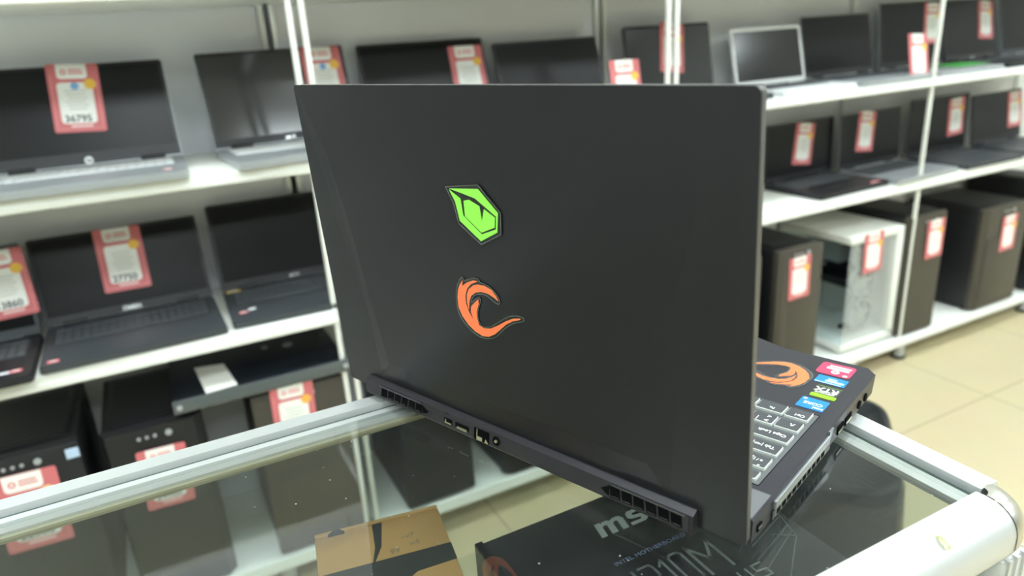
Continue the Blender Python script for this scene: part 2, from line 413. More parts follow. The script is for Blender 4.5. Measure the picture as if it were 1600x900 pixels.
L_('black laptop just right of the right-hand white rod on the upper shelf', (3.084, 1.866, .02, .195, .36, .238), ZA, (.1025, .1503, -.06), None, False,
   'red price tag on the rightmost tagged laptop of the upper shelf', body=M_bk, bezel=M_bk, keys=M_key_dk, logo='acer')
L_('grey laptop cut off by the right edge on the upper shelf', (3.475, 1.863, -.03, .197, .36, .24), ZA, body=M_sil, bezel=M_gy, keys=M_key_dk)
bm = B(); box(bm, 2.690, 2.878, 1.668, 1.800, ZA+.0202, ZA+.0212)
tag(obj('green_mat', bm, mat('green_sheet', '#4fae52', .5, noise=.05)), 'thin green sheet lying on a laptop keyboard beside the right-hand white rod', 'mat')

# lower laptop shelf, left to right
L_('black laptop cut off by the left edge on the lower laptop shelf', (-.464, 1.813, .005, .216, .36, .207), ZB, (.1351, .1224, .037), '13860', False,
   'red price tag at the left edge of the picture, its price ending in 860', body=M_bk, bezel=M_gy, keys=M_key_dk, stickers=[(.115, -.205, .05, .012, 'e8e6f2'), (.15, -.205, .022, .014, 'e0707c')], group='laptops on the display shelves')
L_('wide black laptop with a tag in the middle of its screen on the lower shelf', (-.099, 1.842, .02, .336, .36, .205), ZB, (.0032, .1282, -.015), '27750', False,
   'red price tag in the middle of the wide black laptop screen, lower left', body=M_gy, bezel=M_bk, keys=M_key_dk, logo='OMEN', stickers=[(-.155, -.222, .022, .014, 'e0707c')])
L_('black laptop with a yellow sticker beside its hinge, lower shelf at the white rod', (.284, 1.852, -.025, .293, .36, .218), ZB, body=M_gy, bezel=M_bk, keys=M_key_dk, logo='acer',
   stickers=[(-.155, -.011, .035, .012, 'e0b838'), (-.150, -.185, .020, .012, 'e0707c'), (-.130, -.172, .018, .012, 'dfe3ea')])
bg = [(.68, 1.85, 'dark'), (1.10, 1.85, 'dark')]
L_('black laptop with pinkish palm-rest sticker, first right of the open laptop, lower shelf', (2.128, 1.861, .035, .035, .358, .206), ZB, (.0154, .122, -.124), None, False,
   'red price tag on the first laptop right of the open laptop, lower shelf', body=M_bk, bezel=M_bk, keys=M_key_dk, stickers=[(.12, -.225, .05, .012, 'e0707c')])
L_('black-screened laptop with a silver keyboard deck, right of the open laptop on the lower shelf', (2.492, 1.844, .03, .056, .357, .209), ZB, (-.035, .1329, -.10), None, False,
   'red price tag on the silver-decked laptop of the lower right shelf', body=M_sil, bezel=M_bk, keys=M_key_dk)
L_('dark laptop with left-leaning tag, third right of the open laptop on the lower shelf', (2.893, 1.840, -.008, .03, .361, .223), ZB, (.10, .1338, .06), None, False,
   'red price tag leaning left on the third laptop right of the open one', body=M_gy, bezel=M_bk, keys=M_key_dk)
L_('dark laptop with greenish screen foot at the right edge of the lower shelf', (3.278, 1.826, .016, .125, .358, .208), ZB, (.1256, .1233, .02), None, False,
   'red price tag at the right edge of the picture on the lower shelf', body=M_gy, bezel=M_bk, keys=M_key_dk)

# tags standing free at the front of the upper shelf
place_tag(T((1.222, 1.662, ZA+.0005)) @ R(-.22, 'X') @ T((0, 0, .0755)) @ R(.02, 'Y'), 'red price tag standing alone on the upper shelf above the open laptop lid')
place_tag(T((2.452, 1.652, ZA+.0005)) @ R(-.22, 'X') @ T((0, 0, .0755)) @ R(.06, 'Y'), 'red price tag standing alone on the upper shelf beside the right-hand white rod')

# laptops on the shelf above, seen only as reflections in the counter glass
for i, (x, y) in enumerate(((-.28, 1.85), (.14, 1.85), (.66, 1.85), (1.08, 1.85))):
    laptop(('black laptop on the shelf above the frame at the far left end', 'black laptop on the shelf above the frame, right of the far left one', 'black laptop on the shelf above the frame, second from its right', 'black laptop on the shelf above the frame, rightmost')[i],
           x, y, ZT, 0, .28, .36, .225, M_gy, M_bk, M_key_dk)

# ------------------------------------------------------------------ computer towers
def tower(label, x0, x1, zh, style=0, front=M_pcgrey, body=M_blackm, D=.335, yf=1.606, yaw=0):
    W = x1-x0
    t = thing('computer_tower', label, 'computer', ((x0+x1)/2, yf, ZC), yaw, 'computer towers on the bottom shelf')
    H = zh - ZC; h = W/2
    bm = B(); box(bm, -h+.002, h-.002, .03, D, .012, H-.004, bev=.003); obj('case_body', bm, body, t, smooth=True)
    bm = B()
    if style == 1:   # chamfered front corners
        prism(bm, [(-h, .03), (-h+.01, .004), (-h+.05, 0), (h-.02, 0), (h, .02), (h, .03)], .01, H)
    elif style == 2:  # domed / rounded front
        prism(bm, [(-h, .03), (-h, .016), (-h+.016, .002), (-h+.03, 0), (h-.03, 0), (h-.016, .002), (h, .016), (h, .03)], .01, H)
        box(bm, -h+.03, h-.03, -.003, .002, .04, H-.12, bev=.001)
    else:
        box(bm, -h, h, 0, .03, .01, H, bev=.006)
        box(bm, -h+.015, -h+.05, -.0025, .002, .015, H-.02, bev=.001)
    obj('front_panel', bm, front, t, smooth=True)
    bm = B(); box(bm, -h+.018, h-.018, .045, D-.02, H-.006, H+.003, bev=.002)
    for k in range(12): box(bm, -h+.028, h-.028, .06+k*.02, .068+k*.02, H+.003, H+.0042)
    obj('top_vent', bm, M_black, t, smooth=True)
    bm = B()
    for k in range(3): cyl(bm, .004, 0, .002, T((-.03+k*.016, -.0005, H-.022)) @ R(pi/2, 'X'), seg=10)
    cyl(bm, .007, 0, .003, T((.03, -.0005, H-.022)) @ R(pi/2, 'X'), seg=14)
    obj('button', bm, M_silver, t, smooth=True)
    for sx in (-1, 1):
        for sy in (.05, D-.04):
            bm = B(); cyl(bm, .014, 0, .013, T((sx*(h-.03), sy, 0)), seg=12); obj('foot', bm, M_black, t, smooth=True)
    return t
tower('black computer tower at the far left end, its tag reading 22500', -.462, -.249, .575, 0, M_blackm)
tower('black computer tower second from the left, under the dark metal drawer', -.212, -.004, .563, 1, M_blackm)
tower('black computer tower under the right half of the dark metal drawer', .100, .318, .568, 0, M_pcgrey)
tower('black computer tower behind the counter rail, left of the empty shelf gap', .440, .640, .560, 0, M_blackm)
tower('black computer tower behind the counter rail, right of the empty shelf gap', .735, .940, .570, 2, M_blackm)
tower('black computer tower hidden mostly behind the open laptop', 1.02, 1.22, .56, 0, M_blackm)
tower('black computer tower cut by the right edge of the open laptop lid', 1.49, 1.70, .60, 0, M_pcgrey)
tower('dark computer tower with a tag, left of the white computer case', 1.775, 1.985, .595, 0, M_pcgrey)
tower('tall dark computer tower with chamfered corner, right of the white computer case', 2.445, 2.665, .592, 1, M_pcgrey)
tower('wide black computer tower nearest the right edge with a tag', 2.905, 3.215, .548, 2, M_pcgrey, D=.33)
tower('black computer tower cut off by the right edge', 3.31, 3.50, .60, 0, M_blackm)
tags_pc = [((-.360, .448), '22500', 'red price tag reading 22500 on the far left computer tower', mat('tag_pale_badge', '#f7d9a0', .45)),
           ((-.104, .436), '24900', 'red price tag on the second computer tower from the left', M_yel),
           ((.192, .505), None, 'red price tag on the tower under the dark metal drawer', mat('tag_orange', '#f6b653', .45)),
           ((1.625, .45), None, 'red price tag sliver beside the right edge of the open laptop lid', M_yel),
           ((1.872, .491), None, 'red price tag on the dark tower left of the white computer case', M_yel),
           ((2.262, .50), None, 'red price tag hanging on the front of the white computer case', M_yel),
           ((2.585, .496), None, 'red price tag on the tall tower right of the white computer case', M_yel),
           ((3.070, .432), None, 'red price tag on the wide black tower nearest the right edge', M_yel)]
for (px_, pz), pr, lb, yc in tags_pc:
    place_tag(T((px_, 1.6015 if not 2.2 < px_ < 2.3 else 1.6190, pz)) @ R(.03*(1 if px_ < 1 else -1), 'Y') @ Matrix.Scale(1.2 if px_ < -.3 else 1.0, 4), lb, pr, False, yc)
bm = B(); box(bm, -.275, -.250, 1.6030, 1.6062, .540, .562, bev=.001)
tag(obj('holographic_sticker', bm, mat('pale_blue_sticker', '#b9cfe8', .25)), 'small pale blue sticker on the top corner of the far left tower', 'sticker')

# white fish-tank case
def white_case():
    x0, x1, zh, yf, D = 2.145, 2.432, .572, 1.622, .335
    W = x1-x0; h = W/2; H = zh-ZC
    t = thing('computer_tower', 'white computer case with clear glass side and frosted front showing two fans', 'computer', ((x0+x1)/2, yf, ZC), 0, 'computer towers on the bottom shelf')
    bm = B()
    box(bm, -h, h, 0, D, H-.028, H, bev=.004); box(bm, -h, h, 0, D, .014, .045, bev=.004)
    box(bm, h-.035, h, 0, .03, .03, H-.02, bev=.003)
    box(bm, h-.006, h, .02, D, .03, H-.02); box(bm, -h, h, D-.006, D, .03, H-.02); box(bm, -h, -h+.014, D-.03, D, .03, H-.02)
    obj('frame', bm, M_white, t, smooth=True)
    G = glass_mat('case_glass', (0.90, 0.95, 0.96), 1.0)
    bm = B(); box(bm, -h+.001, -h+.005, .004, D-.03, .045, H-.028); obj('side_glass', bm, G, t)
    m = bpy.data.materials.new('frosted_front'); m.use_nodes = True; bs = m.node_tree.nodes['Principled BSDF']
    bs.inputs['Base Color'].default_value = lin('#dfe4e2'); bs.inputs['Roughness'].default_value = .5
    bs.inputs['Alpha'].default_value = .22
    bm = B(); box(bm, -h+.006, h-.036, .004, .008, .045, H-.028); obj('front_glass', bm, m, t)
    for z in (.135, .265, .375):
        bm = B(); Mx = T((-.02, .035, z)) @ R(pi/2, 'X')
        ring(bm, .060, .054, -.01, .01, Mx); cyl(bm, .020, -.008, .008, Mx)
        for k in range(7):
            box(bm, .018, .052, -.012, .012, -.002, .002, M=Mx @ R(2*pi*k/7, 'Z') @ R(.5, 'X'))
        obj('fan', bm, mat('fan_grey', '#9ea3a3', .4), t, smooth=True)
    bm = B(); box(bm, h-.03, h-.012, .10, D-.03, .17, H-.05); obj('motherboard', bm, mat('dark_blue_board', '#1c2436', .5), t)
    bm = B(); box(bm, h-.13, h-.03, .09, D-.03, .20, .235, bev=.004)
    for k in range(2): ring(bm, .030, .010, -.004, 0, T((h-.08, .14+k*.08, .200)))
    obj('graphics_card', bm, mat('gpu_black', '#15171c', .4), t)
    bm = B(); box(bm, h-.10, h-.03, .19, .27, .28, .37, bev=.003)
    for k in range(8): box(bm, h-.104, h-.028, .188, .272, .284+k*.011, .287+k*.011)
    obj('cpu_cooler', bm, M_silver, t)
    bm = B()
    for k in range(5): tube(bm, [(h-.03, .08+.008*k, .30), (h-.07, .07+.01*k, .26), (h-.08, .075+.01*k, .16), (h-.06, .09+.01*k, .08)], .0035)
    obj('cable', bm, M_black, t, smooth=True)
    bm = B(); box(bm, h-.028, h-.020, .12, .14, .29, .40, bev=.001); obj('memory_stick', bm, M_inkr, t)
    bm = B(); box(bm, -.02, .03, .09, .12, .046, .060, bev=.003); obj('drive_cage', bm, M_black, t)
    for sx in (-1, 1):
        for sy in (.04, D-.04):
            bm = B(); cyl(bm, .014, 0, .015, T((sx*(h-.03), sy, 0)), seg=12); obj('foot', bm, M_white, t, smooth=True)
white_case()
# slim dark metal drawer lying on the towers, with paper on it
t = thing('metal_drawer', 'slim dark metal case with grey screwed front edge lying across two towers', 'metal case', (.141, 1.598, .5795), 0)
bm = B(); box(bm, -.195, .195, .004, .335, 0, .026, bev=.002); obj('case_body', bm, mat('blue_black_metal', '#171d27', .3, .3, noise=.1, nscale=8), t, smooth=True)
bm = B(); box(bm, -.199, .199, -.002, .006, 0, .030, bev=.001); box(bm, -.17, .17, -.0035, -.001, .007, .013); obj('front_edge', bm, mat('grey_metal_edge', '#6d7478', .35, .6), t, smooth=True)
for sx in (-.186, .186):
    bm = B(); cyl(bm, .006, 0, .003, T((sx, -.002, .015)) @ R(pi/2, 'X')); obj('screw', bm, M_silver, t, smooth=True)
for sx, sy in ((.03, .2), (.085, .185)):
    bm = B(); cyl(bm, .008 if sx < .05 else .012, .026, .029, T((sx, sy, 0))); obj('button', bm, M_silver, t, smooth=True)
bm = B(); prism(bm, [(.001, 1.765), (.067, 1.748), (.081, 1.607), (.0135, 1.602)], .6100, .6108)
tag(obj('paper_sheet', bm, mat('paper_white', '#f6f6f0', .7)), 'blank white paper lying on the slim dark metal case', 'paper')

# ================================================================== COUNTER
GZ = 1.0478   # top of the glass; laptop feet stand on it
CX0, CX1, CY0, CY1 = -.62, .432, .178, .542
G_top = glass_mat('counter_glass', (0.80, 0.82, 0.80), 1.5, dust=.012)
G_side = glass_mat('counter_side_glass', (0.93, 0.96, 0.95), 0.9)
ct = thing('glass_counter', 'glass display counter with silver aluminium rails under the open laptop', 'counter', (0, 0, 0))
bm = B(); box(bm, CX0+.02, .404, .2, .508, GZ-.008, GZ-.0005, bev=.0006, seg=1); obj('top_glass', bm, G_top, ct)
# back rail: bright outer lip, groove, inner ledge
def rail_profile(w_out):  # list of (d, z) from outer to inner, d measured inward
    return [(0, GZ-.018), (0, GZ-.004), (.002, GZ-.0003), (.0165, GZ-.0003), (.0175, GZ-.006), (.0225, GZ-.007), (.0228, GZ-.0035), (.041, GZ-.004), (.041, GZ-.0095), (.024, GZ-.012), (.022, GZ-.016)]
bm = B(); prism(bm, [(CY1-d, z) for d, z in rail_profile(0)], CX0, CX1-.0005, 0, axis='x'); obj('back_rail', bm, M_alu, ct, smooth=False)
bm = B(); box(bm, CX0, CX1-.045, CY1-.0225, CY1-.0178, GZ-.0068, GZ-.0052); obj('seal_strip', bm, mat('dark_green_seal', '#40504a', .4), ct)
bm = B(); box(bm, CX0, CX1-.041, CY1-.0445, CY1-.0412, GZ-.010, GZ-.006); obj('inner_lip', bm, mat('beige_seal', '#a8a58c', .5), ct)
bm = B(); prism(bm, [(CX1-d, z) for d, z in [(0, GZ-.018), (0, GZ-.004), (.002, GZ-.0003), (.018, GZ-.0003), (.0185, GZ-.007), (.0235, GZ-.008), (.0238, GZ-.0045), (.034, GZ-.005), (.034, GZ-.0105), (.024, GZ-.013), (.022, GZ-.016)]], .2052, CY1-.002, 0, axis='y'); obj('right_rail', bm, M_alu, ct)
bm = B(); box(bm, CX1-.0236, CX1-.0187, .206, CY1-.05, GZ-.0078, GZ-.0062); obj('seal_strip', bm, MATS['dark_green_seal'], ct)
# near rail: big rounded profile, swept round the chrome corner
prof = [(0.0, GZ-.036), (0.0, GZ+.0000)]
pr = [(-.0, .0004), (.006, .0008)] + [(.008+.0185*sin(a), .0008-.0185*(1-cos(a))) for a in [pi/2*k/10 for k in range(11)]] + [(.0265, -.026), (.023, -.033), (.012, -.036), (0, -.036)]
bm = B(); prism(bm, [(.2052-d, GZ+z) for d, z in pr], CX0, .4085, 0, axis='x'); obj('front_rail', bm, M_alu, ct, smooth=True)
bm = B()   # corner cap: lathe of the same profile about the inner corner
segs = 14; rows = []
for k in range(segs+1):
    a = -pi/2 + (pi/2)*k/segs
    rows.append([bm.verts.new((.4085+.0+d*1.02*cos(a), .2052+d*1.02*sin(a), GZ+z+.0006)) for d, z in pr[1:-1]])
for A, C in zip(rows, rows[1:]):
    for i in range(len(A)-1): bm.faces.new([A[i], A[i+1], C[i+1], C[i]])
obj('corner_cap', bm, M_chrome, ct, smooth=True)
# corner posts with ribs
def post_bm(x, y):
    bm = B(); box(bm, x, x+.026, y, y+.026, .02, GZ-.035, bev=.004)
    for k in range(3): box(bm, x+.004+k*.008, x+.007+k*.008, y-.0015, y+.002, .02, GZ-.035); box(bm, x+.024, x+.0275, y+.004+k*.008, y+.007+k*.008, .02, GZ-.035)
    return bm
for x, y in ((.405, .181), (.405, .512), (CX0, .181), (CX0, .512)):
    obj('post', post_bm(x, y), M_alu, ct, smooth=True)
bm = B(); box(bm, CX0+.02, .41, .522, .527, .12, GZ-.017); obj('rear_glass', bm, G_side, ct)
bm = B(); box(bm, .416, .421, .205, .512, .12, GZ-.017); obj('side_glass', bm, G_side, ct)
bm = B(); box(bm, CX0+.02, .408, .190, .195, .12, GZ-.036); obj('front_glass', bm, G_side, ct)
SH = .8745
bm = B(); box(bm, CX0+.03, .413, .21, .515, SH-.006, SH, bev=.001, seg=1); obj('inner_glass_shelf', bm, G_side, ct)
bm = B(); box(bm, CX0, CX1, .183, .538, .03, .12, bev=.004); obj('base_plinth', bm, mat('counter_base', '#c9cac6', .5), ct)

# peeling clear tape on the near rail
bm = B()
nx, ny = 5, 7
g = [[bm.verts.new((.3485+.0035*i/(nx-1)+random.uniform(-.0006, .0006), .1925-.009*j/(ny-1), GZ+.0012-.0042*(j/(ny-1))**2+random.uniform(0, .0012))) for j in range(ny)] for i in range(nx)]
for i in range(nx-1):
    for j in range(ny-1): bm.faces.new([g[i][j], g[i+1][j], g[i+1][j+1], g[i][j+1]])
bmesh.ops.solidify(bm, geom=bm.faces[:], thickness=.0003)
tag(obj('tape_scrap', bm, mat('yellowed_tape', '#dcdcb4', .2, coat=.5)), 'small torn scrap of clear tape stuck on the near aluminium rail', 'tape')

# ------------------------------------------------------------------ motherboard box
M_boxblk = mat('black_glossy_card', '#14181e', .25, noise=.03, nscale=2)
M_boxtxt = mat('silver_print', '#a9b0b2', .3, .3); M_boxline = mat('grey_line_print', '#5c656b', .3)
mb = thing('motherboard_box', 'black motherboard box printed H310M with a grey line pattern under the counter glass', 'box', (.178, .459, SH), 0)
BH = .055
bm = B(); box(bm, 0, .242, -.235, 0, .0005, BH, bev=.002); obj('carton', bm, M_boxblk, mb, smooth=True)
bm = B(); box(bm, -.0012, .006, -.234, .0012, .002, BH+.0010, bev=.0008); obj('lid_flap', bm, M_boxblk, mb)
zt = BH+.0002
def btxt(name, s, size, x, y, m, **k): return text(name, s, size, m, mb, T((x, y, zt)), **k)
MB_TXT = []
# ------------------------------------------------------------------ small cardboard box
cb = thing('cardboard_box', 'brown cardboard box with black printed bands under the counter glass', 'box', (0, 0, 0))

# ------------------------------------------------------------------ black stool
st = thing('stool', 'black moulded plastic stool with rounded seat behind the right counter rail', 'stool', (1.12, .944, 0), radians(42))
SHH = .480
bm = B()
def rr3(s, z, r): return [bm.verts.new((x, y, z)) for x, y in rrect(-s, s, -s, s, r, 6)]
R0 = [rr3(.150, SHH-.010, .05), rr3(.176, SHH-.006, .06), rr3(.186, SHH, .065), rr3(.196, SHH-.002, .07), rr3(.203, SHH-.014, .075), rr3(.207, SHH-.06, .08), rr3(.219, SHH-.26, .085), rr3(.214, SHH-.26, .08), rr3(.200, SHH-.06, .078), rr3(.190, SHH-.02, .07)]
bm.faces.new(R0[0])
for A, C in zip(R0, R0[1:]):
    for i in range(len(A)): bm.faces.new([A[i], A[(i+1) % len(A)], C[(i+1) % len(A)], C[i]])
bm.faces.new(R0[-1][::-1])
M_stool = mat('glossy_black_plastic', '#171c22', .16, noise=.05)
obj('seat', bm, M_stool, st, smooth=True)
for sx in (-1, 1):
    for sy in (-1, 1):
        bm = B(); a = .185; b_ = .219
        lo = [bm.verts.new((sx*(b_+dx), sy*(b_+dy), 0)) for dx, dy in ((0, 0), (-.05, 0), (-.045, -.008), (-.012, -.012), (-.008, -.045), (0, -.05))]
        hi = [bm.verts.new((sx*(a+dx), sy*(a+dy), SHH-.05)) for dx, dy in ((0, 0), (-.09, 0), (-.085, -.008), (-.012, -.012), (-.008, -.085), (0, -.09))]
        for i in range(6): bm.faces.new([lo[i], lo[(i+1) % 6], hi[(i+1) % 6], hi[i]])
        bm.faces.new(lo); bm.faces.new(hi)
        obj('leg', bm, M_stool, st)
#@@HERO@@
# box printing
def btx(name, s, size, x, y, m, z=.0002, **k): return text(name, s, size, m, mb, T((x, y, BH+z)), **k)
M_logo = mat('white_print', '#c9d0d2', .3)
# logo lettering: heavy rounded m, s, i slanted up to the right
bm = B(); Sh = Matrix(((1, .18, 0, 0), (0, 1, 0, 0), (0, 0, 1, 0), (0, 0, 0, 1)))
O = T((.0935, -.0480, BH)) @ Sh
def slab(pts): prism(bm, pts, 0, .0003, M=O)
slab([(0, 0), (.0058, 0), (.0058, .011), (.0075, .0128), (.0098, .0128), (.0108, .0115), (.0108, 0), (.0166, 0), (.0166, .0112), (.0182, .0128), (.0205, .0128), (.0216, .0115), (.0216, 0), (.0274, 0), (.0274, .0125), (.0255, .0160), (.0225, .0172), (.0180, .0168), (.0150, .0152), (.0120, .0170), (.0080, .0168), (.0056, .0152), (.0056, .0172), (0, .0172)])
slab([(.0310, 0), (.0450, 0), (.0485, .0022), (.0488, .0068), (.0460, .0095), (.0375, .0108), (.0365, .0125), (.0380, .0138), (.0475, .0138), (.0475, .0175), (.0340, .0175), (.0312, .0150), (.0310, .0100), (.0335, .0078), (.0425, .0062), (.0430, .0048), (.0415, .0036), (.0310, .0036)])
slab([(.0525, 0), (.0580, 0), (.0580, .0175), (.0525, .0175)]); slab([(.0525, .0195), (.0580, .0195), (.0580, .0230), (.0525, .0230)])
obj('logo', bm, M_logo, mb)
btx('caption', 'INTEL MOTHERBOARD', .0056, .1190, -.0795, mat('blue_grey_print', '#8fa0c8', .3), sx=1.22)
# tall thin line lettering
bm = B()
def stroke(pts, wd=.0021, z=.0003):
    for (a, b_), (c, d) in zip(pts, pts[1:]):
        v = Vector((c-a, d-b_)); l = v.length; n = Vector((-v.y, v.x))/l*wd/2; e = v/l*wd*.35
        prism(bm, [(a-e.x+n.x, b_-e.y+n.y), (a-e.x-n.x, b_-e.y-n.y), (c+e.x-n.x, d+e.y-n.y), (c+e.x+n.x, d+e.y+n.y)], BH+.0001, BH+z)
y0, y1 = -.1265, -.0930
stroke([(.0800, y0), (.0800, y1)]); stroke([(.0800, (y0+y1)/2), (.0900, (y0+y1)/2)]); stroke([(.0900, y0), (.0900, y1)])
stroke([(.0960, y1), (.1060, y1), (.1075, y1-.004), (.1075, -.106), (.1030, -.1095), (.1075, -.113), (.1075, y0+.004), (.1060, y0), (.0960, y0)])
stroke([(.1125, y1-.006), (.1170, y1), (.1170, y0)])
stroke([(.1235, y0+.003), (.1235, y1-.003), (.1260, y1), (.1330, y1), (.1355, y1-.003), (.1355, y0+.003), (.1330, y0), (.1260, y0), (.1235, y0+.003)])
stroke([(.1420, y0), (.1420, y1), (.1525, -.112), (.1630, y1), (.1630, y0)], .0026)
obj('title_lettering', bm, M_boxtxt, mb)
bm = B()
y0, y1 = -.1490, -.1350
stroke([(.130, y0), (.130, y1), (.139, y1), (.139, -.142), (.130, -.142)], .0016); stroke([(.145, y1), (.145, y0), (.153, y0)], .0016)
stroke([(.158, y1), (.158, y0), (.166, y0), (.166, y1)], .0016); stroke([(.181, y1), (.172, y1), (.172, -.1415), (.181, -.1425), (.181, y0), (.172, y0)], .0016)
obj('subtitle_lettering', bm, M_boxtxt, mb)
bm = B()
for a, b_ in (((.205, -.100), (.2375, -.1010)), ((.2375, -.1010), (.2290, -.128)), ((.2290, -.128), (.1900, -.158)), ((.2370, -.1030), (.190, -.119)), ((.2330, -.1150), (.182, -.133)), ((.2305, -.1220), (.178, -.145)), ((.2290, -.128), (.215, -.118)), ((.205, -.100), (.175, -.120))):
    stroke([a, b_], .0011)
obj('line_pattern', bm, M_boxline, mb)

# cardboard box
cb.location = (.057, .4989, SH); cb.rotation_euler = (0, 0, radians(-8.9)); CH = .0855
bm = B(); box(bm, 0, .1005, -.155, 0, .0005, CH, bev=.0012); obj('carton', bm, mat('brown_card', '#c49a62', .75, noise=.06, nscale=25), cb, smooth=True)
bm = B(); box(bm, .0005, .1000, -.0012, .0025, CH-.03, CH+.0016, bev=.0005); obj('lid_flap', bm, mat('brown_card_light', '#cfa66e', .7), cb)
bm = B(); z0, z1 = CH, CH+.0004
prism(bm, [(0, -.046), (.1005, -.0465), (.1005, -.066), (.070, -.068), (.060, -.075), (.045, -.070), (0, -.066)], z0, z1)
prism(bm, [(.0455, -.0012), (.0535, -.0012), (.0490, -.030), (.0415, -.047), (.0400, -.047), (.0440, -.030)], z0, z1)
prism(bm, [(.0105, -.0030), (.0150, .0010), (.0200, .0010), (.0235, -.0030)], z0, z1+.0022)
prism(bm, [(0, -.110), (.1005, -.110), (.1005, -.128), (0, -.128)], z0, z1)
obj('printed_band', bm, mat('charcoal_print', '#2f3230', .6), cb)
bm = B()
text_into(bm, '99', .008, T((.058, -.040, z1)), 0); text_into(bm, 'wS', .007, T((.074, -.036, z1)), 0); text_into(bm, '~v7', .007, T((.070, -.026, z1)), 0)
obj('handwriting', bm, mat('pencil_grey', '#9a8768', .7), cb)
# black cable pouch squeezed between the two boxes
bm = B(); prism(bm, rrect(0, .030, -.14, 0, .012), .0005, .060); 
o = obj('pouch', bm, mat('black_fabric_pouch', '#2b2f31', .6, noise=.1, nscale=60), smooth=True)
o.location = (.150, .405, SH); o.rotation_euler = (0, 0, radians(-8)); 
bpy.data.objects.remove(o)

# ================================================================== THE OPEN LAPTOP
LX, LY, LZ, LYAW, LT = .1846, .4021, GZ, -1.205, .0506
hp = thing('laptop', 'big open black laptop seen from behind with green and orange emblems on its lid', 'laptop', (LX, LY, LZ), LYAW)
M_lid = mat('lid_dark_metal', '#313235', .28, .6, bump=.02, nscale=900)
M_lidedge = mat('lid_satin_rim', '#62605f', .4, .4)
M_base = mat('base_dark_grey', '#34333a', .40, .35)
M_rear = mat('rear_dark_plastic', '#2f2e32', .34, .3)
# ---- lid
lid_mw = T((0, 0, .0076)) @ R(LT, 'X')
bm = B()
o0, o1, o2, o3, o4 = (.1325, .0115), (.1365, .0700), (.1400, .1500), (.1530, .2000), (.1640, .2470)
i0, i1 = (.1190, .0310), (.1310, .0950)
hgt = {o0: .0, o1: -.0002, o2: -.0010, o3: -.0006, o4: 0, i0: -.0016, i1: -.0012}
def V(p, s=1): return bm.verts.new((p[0]*s, hgt[p], p[1]))
L_v = {p: V(p, -1) for p in hgt}; R_v = {p: V(p) for p in hgt}
panel = [L_v[i0], R_v[i0], R_v[i1], R_v[o2], R_v[o3], R_v[o4], L_v[o4], L_v[o3], L_v[o2], L_v[i1]]
bm.faces.new(panel)
bm.faces.new([L_v[o0], R_v[o0], R_v[i0], L_v[i0]])
for D_, s in ((R_v, 1), (L_v, -1)):
    bm.faces.new([D_[i0], D_[o0], D_[o1], D_[i1]]); bm.faces.new([D_[i1], D_[o1], D_[o2]])
    nv = lambda x, z: bm.verts.new((x*s, 0, z))
    tr = [nv(.1755 + .004*sin(radians(90*k/5)), .2430 + .004*cos(radians(90*k/5))) for k in range(6)]
    br = [nv(.1770 + .0025*cos(radians(90*k/4)), .0025 - .0025*sin(radians(90*k/4))) for k in range(5)]
    nt_ = [nv(.1505, 0), nv(.1495, .0115)]
    ring_ = [D_[o4]] + tr + br + nt_ + [D_[o0], D_[o1], D_[o2], D_[o3]]
    bm.faces.new(ring_)
# rim and body behind the face
be = [e for e in bm.edges if len(e.link_faces) == 1]
ex = bmesh.ops.extrude_edge_only(bm, edges=be)['geom']
ev = [g for g in ex if isinstance(g, bmesh.types.BMVert)]
for v in ev: v.co.y = .0014
bmesh.ops.contextual_create(bm, geom=[e for e in bm.edges if len(e.link_faces) == 1])
lid = obj('lid', bm, [M_lid], hp, mw=lid_mw)
bm = B()
prism(bm, [(-.1795+.0008, .0125)] + [(-.1495, .0125), (.1495, .0125), (.1795-.0008, .0125)] + [(.1755+.0035*cos(radians(90*k/5)), .2432+.0035*sin(radians(90*k/5))) for k in range(6)] + [(-.1755-.0035*sin(radians(90*k/5)), .2432+.0035*cos(radians(90*k/5))) for k in range(6)], .0016, .0066, axis='y')
for s in (-1, 1): prism(bm, [(s*.1520, .001), (s*.1787, .001), (s*.1787, .0125), (s*.1520, .0125)], .0016, .0066, axis='y')
obj('screen_rim', bm, M_lidedge, lid, smooth=True)
bm = B(); box(bm, -.172, .172, .0066, .0072, .018, .240); obj('screen', bm, M_screen, lid)
# ---- lid emblems
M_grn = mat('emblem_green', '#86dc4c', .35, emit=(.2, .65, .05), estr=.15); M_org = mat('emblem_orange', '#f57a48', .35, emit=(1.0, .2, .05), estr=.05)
M_film = mat('emblem_dark_backing', '#2b302c', .18, .2); M_hair = mat('emblem_hairline', '#7d837c', .2)
def decal(bm, pts, y0, y1, mi=0): prism(bm, pts, y0, y1, mi, axis='y')
YP = -.0016
bm = B(); g_out = [(-.0245, .1846), (.0044, .1885), (.0213, .1725), (.0200, .1590), (.0019, .1498), (-.0165, .1612), (-.0190, .1743)]
decal(bm, g_out, YP-.0003, YP)
obj('emblem_backing', bm, M_film, lid)
def outline(name, pts, wd, y, m, parent, closed=True):
    bm = B(); n = len(pts); rng = range(n if closed else n-1)
    for i in rng:
        a = Vector(pts[i]); c = Vector(pts[(i+1) % n]); d = (c-a); 
        if d.length < 1e-6: continue
        nn = Vector((-d.y, d.x)).normalized()*wd/2
        decal(bm, [tuple(a+nn), tuple(a-nn), tuple(c-nn), tuple(c+nn)], y-.0001, y)
    return obj(name, bm, m, parent)
outline('emblem_outline', g_out, .0003, YP-.0003, M_hair, lid)
bm = B()
y0, y1 = YP-.0006, YP-.0003
